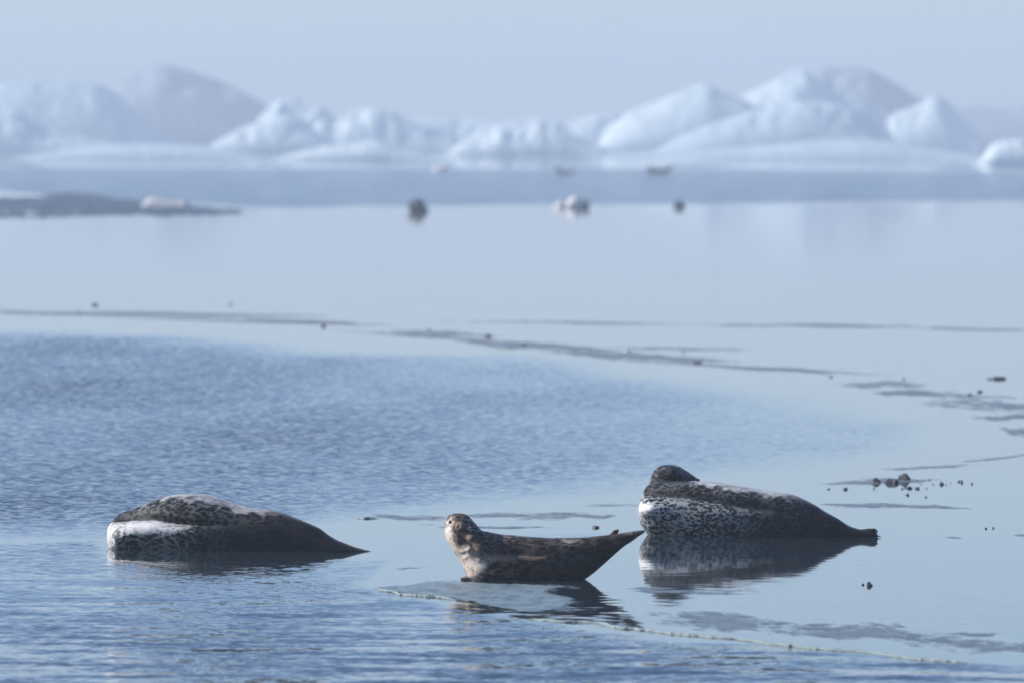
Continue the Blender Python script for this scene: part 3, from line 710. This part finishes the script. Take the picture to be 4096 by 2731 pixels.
def ball(name, c, r, mat, parent, n=16, sc=(1, 1, 1)):
    th = np.linspace(0, math.pi, n); ph = np.linspace(0, 2 * math.pi, 2 * n)
    T, Pp = np.meshgrid(th, ph, indexing='ij')
    V = np.stack([np.sin(T) * np.cos(Pp) * r * sc[0], np.sin(T) * np.sin(Pp) * r * sc[1], np.cos(T) * r * sc[2]], -1).reshape(-1, 3)
    return mesh_obj(name, V, grid_faces(n, 2 * n), mat, parent=parent, loc=c)
def claw(p0, p1, r, mat, parent):
    p0 = np.array(p0, float); p1 = np.array(p1, float); mid = (p0 + p1) / 2 + np.array([0, -0.3, 0.35]) * np.linalg.norm(p1 - p0) * 0.4
    P = [p0, mid, p1]; V = []; F = []
    for i, p in enumerate(P):
        rr = r * (1, 0.75, 0.12)[i]
        for a in range(6): V.append((p[0] + rr * math.cos(a * 1.047) * .8, p[1] + rr * math.cos(a * 1.047) * .6, p[2] + rr * math.sin(a * 1.047)))
    for i in range(2):
        for a in range(6): F.append((i * 6 + a, i * 6 + (a + 1) % 6, i * 6 + 6 + (a + 1) % 6, i * 6 + 6 + a))
    return mesh_obj('claw', V, F, mat, parent=parent)
M_CLAW = plain_mat('claw_horn', (0.03, 0.025, 0.022), 0.35)
M_EYE = plain_mat('wet_eye', (0.006, 0.005, 0.005), 0.05)
M_WHISK = plain_mat('whisker_hair', (0.6, 0.6, 0.62), 0.35)
M_NOSE = plain_mat('nose_skin', (0.02, 0.018, 0.018), 0.3)
M_SEAL_L = seal_material('coat_left', (0.006, 0.0045, 0.005), (0.25, 0.275, 0.26), (0.70, 0.69, 0.69), 50.0)
M_SEAL_R = seal_material('coat_right', (0.006, 0.005, 0.006), (0.33, 0.36, 0.37), (0.78, 0.78, 0.78), 62.0)
M_SEAL_M = seal_material('coat_young_seal', (0.017, 0.010, 0.008), (0.16, 0.125, 0.10), (0.80, 0.70, 0.60), 46.0, warm=(0.38, 0.27, 0.19), spots=1.0)
GH = 0.0055

def seal_left():
    cv = lambda x, y: (x / 2.0452 + 400, y / 2.0452 + 1900)
    s = Seal(900, 49.66, -21)
    out = s.poly([(104, 480), (110, 420), (128, 378), (170, 324), (220, 290), (300, 264), (380, 231), (460, 200), (540, 172), (620, 156), (700, 149), (780, 148), (860, 156), (940, 176), (1040, 212), (1140, 245), (1240, 266), (1340, 276), (1420, 285), (1500, 310), (1600, 352), (1700, 392), (1780, 430), (1850, 482), (1920, 523), (2000, 556), (2080, 586), (2150, 606), (2208, 622),
                  (2190, 640), (2050, 650), (1900, 690), (1700, 740), (1300, 760), (800, 740), (400, 700), (220, 720), (150, 660), (118, 605), (106, 548)], cv, 4)
    u0, u1 = out[:, 0].min(), out[:, 0].max(); L = u1 - u0
    U, V, Wz = grid3(u0 - .03, u1 + .03, -.34, .32, -.07, out[:, 1].max() + .03, GH)
    u2, w2 = U[:, 0, :], Wz[:, 0, :]
    t = (u2 - u0) / L
    cr = interp_line(s.poly([(60, 398), (115, 392), (200, 378), (350, 364), (480, 358), (600, 362), (700, 378), (850, 394), (1000, 399), (1200, 396), (1400, 388), (1600, 420), (1900, 540)], cv, closed=False))
    hgt = w2 - cr(u2)
    am = sstep(0.75, 0.3, t)
    r = np.where(hgt > 0, -0.042 * np.exp(-(hgt / 0.045) ** 2), -0.042 + 0.088 * (1 - np.exp(hgt / 0.012)) * np.exp(hgt / 0.25))
    r = r * (0.25 + 0.75 * am) * sstep(1.0, 0.7, t)
    # folds of loose skin at the chest
    pu = (u2 - u0)
    fold = 0.5 + 0.5 * np.cos((pu - 0.03 + 0.30 * (hgt + .1)) * 2 * math.pi / 0.085 + 1.1 * vnoise(pu * 9, w2 * 9, 0, 4))
    r = r + 0.008 * (fold ** 2) * sstep(0.27, 0.14, pu) * sstep(0.0, -0.03, hgt)
    r = r + 0.006 * fbm(u2 * 7, w2 * 10, 0, 17, 3)
    # wrinkle line along the flank and the folded hind flipper
    wr = s.poly([(740, 328), (900, 345), (1100, 362), (1300, 372), (1420, 372)], cv, closed=False)
    r = r + 0.006 * np.exp(-(seg_dist(wr, u2, w2) / 0.008) ** 2)
    for ln in ([(1500, 430), (1650, 470), (1800, 530), (1950, 590)], [(1830, 520), (1950, 560), (2080, 600)], [(1830, 590), (1950, 600), (2100, 615)]):
        P = s.poly(ln, cv, closed=False); r = r + 0.007 * np.exp(-(seg_dist(P, u2, w2) / 0.012) ** 2)
    r = r * (0.25 + 0.75 * sstep(0.0, 0.16, t))
    T = lambda u: 0.045 + 0.225 * sstep(1.05, 0.35, (u - u0) / L)
    f, d = lobe(out, U, Wz, V, T, local=True, relief=r, e=2.1)
    root, o, P = finish_seal(s, f, (u0 - .03, -.34, -.07), GH, M_SEAL_L, 'mottled dark seal with a white folded chest, lying leftmost in rippled water')
    tt = (P[:, 0] - u0) / L; hh = P[:, 2] - cr(P[:, 0]); front = P[:, 1] < 0.02
    lim = -0.10 * sstep(0.16, 0.30, tt) - 0.09 * 0
    # white throat: under the crease, whole depth at the far left, narrowing to the right
    lower = np.interp(tt, [0, .045, .08, .12, .2, .27, .34, .42], [-.3, -.3, -.15, -.075, -.085, -.085, -.05, .0])
    pale = sstep(0.012, -0.004, hh) * sstep(-0.03, 0.03, hh - lower) * sstep(.46, .30, tt) * front
    def sp(x, y, su, sw, rot):
        a, b = s.uw(*cv(x, y)); du, dw = P[:, 0] - a, P[:, 2] - b; c_, s_ = math.cos(rot), math.sin(rot)
        return np.exp(-((du * c_ + dw * s_) / su) ** 2 - ((-du * s_ + dw * c_) / sw) ** 2)
    streak = sp(235, 440, .055, .016, .7) + sp(380, 410, .016, .045, .3) + sp(575, 400, .07, .022, 0) + sp(160, 430, .02, .05, 0) + .5 * sp(480, 400, .12, .03, 0)
    pale = pale * (0.52 + 0.22 * fbm(P[:, 0] * 20, P[:, 2] * 20, P[:, 1] * 20, 3, 4) + 0.5 * np.clip(streak, 0, 1))
    attr(o, 'pale', np.maximum(pale, .72 * back_rim_light(P, .060) * np.interp(tt, [0, .2, .6, .8], [.5, .9, .9, 0])))  # back top paled to imitate backlight along the outline
    attr(o, 'net', np.where(hh < 0, np.interp(tt, [0, .3, .42, .55, 1], [1.2, 1.0, .30, .06, .03]), np.interp(tt, [0, .3, .6, .8, 1], [.42, .36, .26, .06, .03]) * (0.7 + 0.6 * sstep(.02, .09, hh))))
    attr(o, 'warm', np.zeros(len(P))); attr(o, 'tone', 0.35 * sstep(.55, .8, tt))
    # wet hairs hanging at the chest end
    ps = []
    rng = random.Random(2)
    for i in range(9):
        a, b = s.uw(*cv(98 + i * 4, 505)); c, dd = s.uw(*cv(88 + i * 5, 556))
        ps.append([(a, -.05 - i * .006, b), ((a + c) / 2 - .004, -.06 - i * .006, (b + dd) / 2), (c, -.06 - i * .007, dd)])
    hair('whisker', ps, 0.0016, M_WHISK, root)
    # splashes of water beads at the waterline
    return s, root
def seal_right():
    cv = lambda x, y: (x / 2.1382 + 2500, y / 2.1382 + 1800)
    s = Seal(3000, 51.3, -18)
    body = s.poly([(138, 540), (142, 480), (152, 425), (170, 370), (196, 310), (240, 275), (330, 260), (450, 261), (560, 262), (700, 270), (850, 282), (1000, 307), (1150, 335), (1300, 357), (1420, 376), (1520, 415), (1620, 468), (1700, 520), (1800, 574), (1900, 638), (1980, 668), (2060, 690), (2110, 700), (2166, 735), (2100, 743), (2000, 747), (1900, 755), (1800, 768), (1700, 820), (1400, 850), (900, 850), (450, 820), (270, 760), (190, 690), (150, 615)], cv)
    neck = s.poly([(150, 470), (165, 385), (190, 290), (205, 220), (225, 178), (262, 145), (310, 131), (365, 131), (410, 143), (450, 172), (470, 215), (440, 262), (400, 330), (330, 420), (230, 470)], cv)
    head = s.poly([(262, 146), (310, 131), (365, 131), (405, 142), (440, 165), (480, 188), (520, 216), (556, 242), (578, 257), (570, 275), (520, 290), (430, 300), (330, 290), (260, 230)], cv)
    u0, u1 = body[:, 0].min(), body[:, 0].max(); L = u1 - u0; top = neck[:, 1].max()
    U, V, Wz = grid3(u0 - .03, u1 + .04, -.34, .36, -.06, top + .03, GH)
    u2, w2 = U[:, 0, :], Wz[:, 0, :]; t = (u2 - u0) / L
    cr = interp_line(s.poly([(100, 360), (215, 368), (300, 385), (500, 392), (700, 415), (900, 450), (1100, 485), (1300, 510), (1400, 530), (1500, 560), (1800, 640), (2100, 710)], cv, closed=False))
    hgt = w2 - cr(u2); am = sstep(0.8, 0.45, t)
    r = np.where(hgt > 0, -0.046 * np.exp(-(hgt / 0.045) ** 2), -0.046 + 0.078 * (1 - np.exp(hgt / 0.014)) * np.exp(hgt / 0.2)) * am
    # shoulder bulge catching the sun
    bu, bw = s.uw(*cv(310, 490))
    r = r + 0.040 * np.exp(-((u2 - bu) / .085) ** 2 - ((w2 - bw) / .035) ** 2)
    for ln, a in (([(1540, 540), (1650, 590), (1740, 605)], .010), ([(1760, 640), (1850, 650), (1950, 690), (2050, 712)], .010), ([(1700, 560), (1850, 620), (1980, 680)], .008), ([(1600, 700), (1720, 700), (1850, 690)], .008)):
        P = s.poly(ln, cv, closed=False); r = r + a * np.exp(-(seg_dist(P, u2, w2) / 0.010) ** 2)
    r = r + 0.005 * fbm(u2 * 7, w2 * 10, 0, 27, 3)
    T = lambda u: 0.035 + 0.215 * sstep(1.05, 0.35, (u - u0) / L)
    f, d = lobe(body, U, Wz, V, T, local=True, relief=r, e=2.1)
    fn, _ = lobe(neck, U, Wz, V, 0.085, vc=0.06, R=0.075)
    fh, _ = lobe(head, U, Wz, V, 0.07, vc=0.13, R=0.055)
    f = smin(f, smin(fn, fh, .03), .018)
    # hind flipper tips
    for pts in ([(2020, 690, .010), (2070, 684, .009), (2110, 680, .010)], [(2080, 690, .010), (2120, 684, .010), (2152, 692, .008)], [(2020, 720, .012), (2110, 732, .009), (2158, 736, .005)], [(2050, 705, .010), (2110, 712, .010), (2140, 714, .007)]):
        Q = []
        for j, (x, y, rr) in enumerate(pts):
            a, b = s.uw(*cv(x, y)); Q.append((a, (-.03, .03, .0)[len(Q) % 3] * (j > 0), b, rr))
        f = capsule(f, U, V, Wz, Q, .010, thin=1.3)
    root, o, P = finish_seal(s, f, (u0 - .03, -.34, -.06), GH, M_SEAL_R, 'grey and black speckled seal at right, head curled back over its shoulder')
    tt = (P[:, 0] - u0) / L; hh = P[:, 2] - cr(P[:, 0]); front = P[:, 1] < .03
    bul = np.exp(-((P[:, 0] - bu + .03) / .11) ** 2 - ((P[:, 2] - bw - .005) / .036) ** 2)  # sun highlight on the shoulder bulge, painted as pale coat
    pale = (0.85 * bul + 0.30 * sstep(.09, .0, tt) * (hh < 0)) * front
    pale = np.maximum(pale, .75 * back_rim_light(P, .052) * np.interp(tt, [0, .15, .25, .6, .85], [.25, .5, .9, .9, 0]))
    attr(o, 'pale', pale)
    net = np.where(hh < 0, np.interp(tt, [0, .25, .42, .6, .8, 1], [1.4, 1.2, .75, .12, .03, .03]), np.interp(tt, [0, .3, .6, .8, 1], [.32, .28, .18, .05, .03]) * (0.6 + 0.8 * sstep(.02, .08, hh)))
    hb = (P[:, 2] > float(s.uw(*cv(300, 262))[1]) - .005)
    net = np.where(hb, 0.42 - 0.25 * sstep(*(float(s.uw(*cv(x, 200))[0]) for x in (260, 400)), P[:, 0]), net)
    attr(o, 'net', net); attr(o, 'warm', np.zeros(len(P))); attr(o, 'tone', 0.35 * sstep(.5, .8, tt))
    a, b = s.uw(*cv(572, 258)); ball('nose', (a, .13, b - .004), 0.011, M_NOSE, root, 10)
    a, b = s.uw(*cv(462, 205)); ball('eye', (a, .078, b), 0.010, M_EYE, root, 10)
    for k, (x, y) in enumerate([(2166, 735), (2162, 694), (2150, 716)]):
        a, b = s.uw(*cv(x - 6, y)); claw((a, (.03, -.03, 0)[k], b), (a + .014, (.03, -.03, 0)[k], b - .003), .004, M_CLAW, root)
    return s, root
def seal_middle():
    cv = lambda x, y: (x / 2.352 + 1700, y / 2.352 + 1950)
    s = Seal(2130, 46.25, -3)
    body = s.poly([(420, 640), (430, 560), (480, 450), (560, 410), (650, 424), (750, 440), (850, 446), (950, 456), (1050, 463), (1200, 470), (1350, 468), (1500, 465), (1600, 455), (1740, 440), (1850, 430), (1950, 410), (2040, 397), (2070, 405), (2050, 428), (2000, 462), (1950, 500), (1880, 545), (1800, 612), (1700, 702), (1600, 790), (1520, 850), (1445, 895), (1420, 935), (1200, 960), (800, 955), (600, 935), (470, 900), (400, 820)], cv)
    chest = s.poly([(205, 420), (215, 490), (250, 565), (300, 635), (345, 705), (390, 785), (430, 840), (480, 890), (580, 940), (800, 960), (960, 900), (980, 760), (860, 620), (680, 520), (540, 430), (480, 350), (430, 330), (300, 330), (220, 350)], cv)
    head = s.poly([(188, 350), (196, 300), (218, 265), (252, 244), (300, 236), (352, 237), (400, 252), (435, 283), (470, 330), (500, 365), (520, 400), (490, 460), (430, 500), (340, 520), (260, 510), (215, 480), (194, 415)], cv)
    u0, u1 = float(s.uw(*cv(186, 400))[0]), float(s.uw(*cv(2072, 400))[0]); L = u1 - u0; top = head[:, 1].max()
    U, V, Wz = grid3(u0 - .06, u1 + .03, -.30, .26, -.05, top + .03, GH * .85)
    u2, w2 = U[:, 0, :], Wz[:, 0, :]
    def uw(x, y): a, b = s.uw(*cv(x, y)); return float(a), float(b)
    def line(p): return s.poly(p, cv, closed=False)
    def bump2(x, y, su, sw, rot=0.0):
        a, b = uw(x, y); du, dw = u2 - a, w2 - b; c_, s_ = math.cos(rot), math.sin(rot)
        return np.exp(-((du * c_ + dw * s_) / su) ** 2 - ((-du * s_ + dw * c_) / sw) ** 2)
    # flank fold: shadow line above it, fur ridge on it
    cr = interp_line(line([(420, 540), (560, 590), (650, 640), (750, 640), (900, 620), (1050, 640), (1250, 600), (1400, 560), (1600, 520)]))
    hgt = w2 - cr(u2); ul = float(uw(560, 600)[0]); ur = float(uw(1150, 600)[0])
    am = sstep(ul - .04, ul + .03, u2) * sstep(ur + .1, ur - .15, u2)
    r = am * np.where(hgt > 0, -0.022 * np.exp(-(hgt / 0.03) ** 2), -0.022 + 0.040 * (1 - np.exp(hgt / 0.008)) * np.exp(hgt / 0.09))
    r = r + 0.005 * fbm(u2 * 9, w2 * 12, 0, 37, 3)
    for ln, a in (([(1620, 540), (1700, 560), (1850, 520), (2000, 450)], .008), ([(1690, 600), (1760, 560), (1900, 500)], .006), ([(1250, 500), (1350, 540), (1500, 520)], .006)):
        r = r + a * np.exp(-(seg_dist(line(ln), u2, w2) / 0.012) ** 2)
    T = lambda u: 0.028 + 0.155 * sstep(1.02, 0.45, (u - u0) / L)
    f, _ = lobe(body, U, Wz, V, T, local=True, relief=r, e=2.1)
    rc = 0.004 * fbm(u2 * 12, w2 * 12, 0, 47, 3)
    # neck folds
    for ln, a in (([(290, 560), (350, 590), (430, 560), (440, 540)], .012), ([(430, 570), (430, 620), (520, 670)], .010), ([(300, 580), (350, 650), (400, 640)], .006)):
        rc = rc + a * np.exp(-(seg_dist(line(ln), u2, w2) / 0.010) ** 2)
    rc = rc - 0.016 * bump2(360, 520, .025, .018)
    fc, _ = lobe(chest, U, Wz, V, 0.185, vc=-.01, relief=rc, R=.165)
    # head turned to the camera: brow, eye sockets, muzzle
    rh = 0.052 * bump2(362, 362, .034, .028, -.3) + 0.016 * bump2(330, 300, .055, .03)
    rh = rh + 0.014 * bump2(330, 385, .014, .012) + 0.014 * bump2(395, 372, .016, .013)       # whisker pads
    rh = rh - 0.013 * bump2(252, 316, .013, .012) - 0.013 * bump2(405, 316, .015, .012)       # eye sockets
    rh = rh + 0.006 * np.exp(-(seg_dist(line([(222, 300), (250, 285), (280, 292)]), u2, w2) / .006) ** 2)
    rh = rh + 0.006 * np.exp(-(seg_dist(line([(370, 285), (405, 282), (435, 300)]), u2, w2) / .006) ** 2)
    rh = rh - 0.018 * np.exp(-(seg_dist(line([(300, 415), (340, 425), (400, 415), (440, 420)]), u2, w2) / .008) ** 2)
    fh, _ = lobe(head, U, Wz, V, 0.075, vc=-0.035, relief=rh, R=.062)
    f = smin(f, smin(fc, fh, .022), .03)
    # near fore flipper lifted to the chin
    Q = [(*(lambda q_: (q_[0], -.150, q_[1]))(uw(640, 640)), .026), (*(lambda q_: (q_[0], -.175, q_[1]))(uw(540, 545)), .027), (*(lambda q_: (q_[0], -.165, q_[1]))(uw(455, 470)), .024), (*(lambda q_: (q_[0], -.140, q_[1]))(uw(395, 425)), .017)]
    f = capsule(f, U, V, Wz, Q, .014)
    # fingers of that flipper
    tips = []
    for k, (x, y) in enumerate([(352, 384), (362, 408), (380, 440), (402, 462)]):
        a = uw(x, y); b_ = uw(440 + 6 * k, 450 + 10 * k)
        f = capsule(f, U, V, Wz, [(b_[0], -.165, b_[1], .011), (a[0], -.150 + .004 * k, a[1], .007)], .004)
        tips.append((a[0], -.152 + .004 * k, a[1]))
    # far fore flipper on the ice
    a = uw(600, 880); b_ = uw(470, 872); c_ = uw(385, 852)
    f = capsule(f, U, V, Wz, [(a[0], -.06, a[1], .022), (b_[0], -.09, b_[1], .021), (c_[0], -.10, c_[1], .019)], .010)
    # upper hind flipper standing up from the tail
    a = uw(1740, 470); b_ = uw(1785, 425); c_ = uw(1812, 403)
    f = capsule(f, U, V, Wz, [(a[0], .05, a[1], .016), (b_[0], .06, b_[1], .013), (c_[0], .06, c_[1], .007)], .010, thin=.7)
    a = uw(1850, 470); b_ = uw(1960, 432); c_ = uw(2062, 404)
    f = capsule(f, U, V, Wz, [(a[0], -.01, a[1], .025), (b_[0], -.03, b_[1], .013), (c_[0], -.03, c_[1], .004)], .012, thin=1.6)
    root, o, P = finish_seal(s, f, (u0 - .06, -.30, -.05), GH * .85, M_SEAL_M, 'brown young seal in the middle, face to the camera, tail and head raised')
    pu, pv, pw = P[:, 0], P[:, 1], P[:, 2]
    def blob(x, y, sx, sy, rot=0.0):
        a, b = uw(x, y); k = 1 / 2.352 / FPX * 46.25
        du, dw = pu - a, pw - b; c_, s_ = math.cos(rot), math.sin(rot)
        return np.exp(-((du * c_ + dw * s_) / (sx * k)) ** 2 - ((-du * s_ + dw * c_) / (sy * k)) ** 2)
    front = sstep(0.0, -0.03, pv)
    nz = fbm(pu * 22, pw * 22, pv * 22, 5, 4)
    pale = 1.1 * blob(430, 740, 150, 150) + .8 * blob(300, 560, 90, 140, .5) + .9 * blob(225, 430, 50, 110) + .6 * blob(240, 300, 70, 60) + .55 * blob(390, 570, 90, 60) + .4 * blob(520, 720, 120, 90) + .5 * blob(410, 320, 60, 45)
    pale = np.clip(pale, 0, 1) * (0.85 + 0.5 * nz) * sstep(.06, -.02, pv)
    pale = np.maximum(pale, .45 * blob(1390, 500, 110, 45) * (1 + nz))
    pale = np.maximum(pale, .22 * back_rim_light(P, .03))
    attr(o, 'pale', np.clip(pale, 0, 1))
    attr(o, 'net', np.interp(pu, [u0, u0 + .4 * L, u0 + .8 * L], [.8, .7, .4]) + 0.2 * nz)
    warm = .9 * blob(490, 580, 60, 60) + .8 * blob(700, 645, 160, 28) + .5 * blob(990, 635, 80, 20) + .5 * blob(330, 340, 60, 60) + .35 * blob(1960, 420, 120, 22) + .4 * blob(400, 820, 100, 70) + .6 * blob(420, 440, 40, 30)  # warm fur colour; the sunlit look of the flank ridge is painted in too
    attr(o, 'warm', np.clip(warm * front, 0, .9))
    tone = .9 * blob(350, 430, 70, 45) * (pv > -.17) + .8 * blob(350, 520, 70, 60) + .85 * blob(405, 318, 32, 22, -.3) + .6 * blob(330, 275, 40, 40) + .95 * blob(395, 855, 75, 32) + .55 * blob(1400, 780, 420, 190) + .5 * blob(800, 560, 260, 45) + .5 * blob(1750, 560, 180, 90)  # dark coat areas; the shadow under muzzle and chin is painted here
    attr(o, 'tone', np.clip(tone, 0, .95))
    a, b = uw(252, 314); ball('eye', (a, -.093, b), .0115, M_EYE, root, 14)
    a, b = uw(400, 316); ball('eye', (a, -.103, b), .0125, M_EYE, root, 14)
    a, b = uw(326, 350); ball('nose', (a, -.150, b), .010, M_NOSE, root, 12, (.7, .8, 1.2))
    for k in range(4):
        t_ = tips[k]; claw(t_, (t_[0] - .016, t_[1] - .004, t_[2] + (.008, .003, -.006, -.012)[k]), .0035, M_CLAW, root)
    for k, (x, y) in enumerate([(358, 838), (352, 850), (358, 864)]):
        a, b = uw(x + 12, y); claw((a, -.11, b), (a - .014, -.115, b - .002), .004, M_CLAW, root)
    ps = []
    for k, (x, y) in enumerate([(120, 470), (175, 520), (150, 440), (195, 545)]):
        a, b = uw(300, 380 + 8 * k); c, d = uw(x, y); ps.append([(a, -.15, b), ((a + c) / 2, -.17, (b + d) / 2 + .006), (c, -.15, d)])
    for k, (x, y) in enumerate([(520, 350), (540, 400)]):
        a, b = uw(400, 375 + 8 * k); c, d = uw(x, y); ps.append([(a, -.15, b), ((a + c) / 2, -.17, (b + d) / 2 + .006), (c, -.15, d)])
    hair('whisker', ps, 0.0009, M_WHISK, root)
    return s, root
seal_left(); seal_right(); seal_middle()

# distant seals hauled out at the far edge of the rippled band
def far_seal(pts, D, label, seed):
    s = Seal(float(np.mean([p[0] for p in pts])), D, -8)
    P = s.poly(pts, lambda x, y: (x, y)); h = 0.035
    u0, u1 = P[:, 0].min(), P[:, 0].max()
    U, V, Wz = grid3(u0 - .1, u1 + .1, -.45, .45, -.25, P[:, 1].max() + .1, h)
    f, _ = lobe(P, U, Wz, V, .3, local=True)
    Vt, F = surface_nets(f, (u0 - .1, -.45, -.25), h)
    o = mesh_obj('distant_seal', Vt, F, M_FARSEAL, loc=(s.X0, s.Y0, 0)); o.rotation_euler = (0, 0, s.yaw)
    tag(o, label, 'seal', 'distant seals at the far water edge')
M_FARSEAL = rock_material('dark_distant_coat', (0.05, 0.05, 0.06), (0.13, 0.12, 0.12), 3.0)
far_seal([(2585, 672), (2600, 668), (2620, 672), (2650, 674), (2672, 668), (2690, 664), (2684, 676), (2664, 700), (2610, 700), (2588, 690)], 535, 'dark distant seal lying in the far water, right of centre', 1)
far_seal([(2215, 672), (2228, 668), (2240, 676), (2265, 681), (2285, 679), (2306, 670), (2298, 682), (2280, 698), (2240, 698), (2222, 684)], 535, 'fainter distant seal in a shallow curve, in the far water at centre', 2)

# ------------------------------------------------------------------ haze
def haze(density):
    m = bpy.data.materials.new('lagoon_haze'); m.use_nodes = True; nt = m.node_tree
    nt.nodes.clear(); out = nt.nodes.new('ShaderNodeOutputMaterial'); pv = nt.nodes.new('ShaderNodeVolumePrincipled')
    pv.inputs['Density'].default_value = density; pv.inputs['Color'].default_value = (0.74, 0.86, 1.0, 1); pv.inputs['Anisotropy'].default_value = 0.0
    nt.links.new(pv.outputs[0], out.inputs['Volume'])
    x0, x1, y0, y1, z0, z1 = -1500, 1500, -60, 2300, -1.5, 24.0
    V = [(x, y, z) for x in (x0, x1) for y in (y0, y1) for z in (z0, z1)]
    F = [(0, 1, 3, 2), (4, 6, 7, 5), (0, 4, 5, 1), (2, 3, 7, 6), (0, 2, 6, 4), (1, 5, 7, 3)]
    o = mesh_obj('haze', V, F, m, smooth=False); tag(o, kind='stuff')
haze(0.0009)
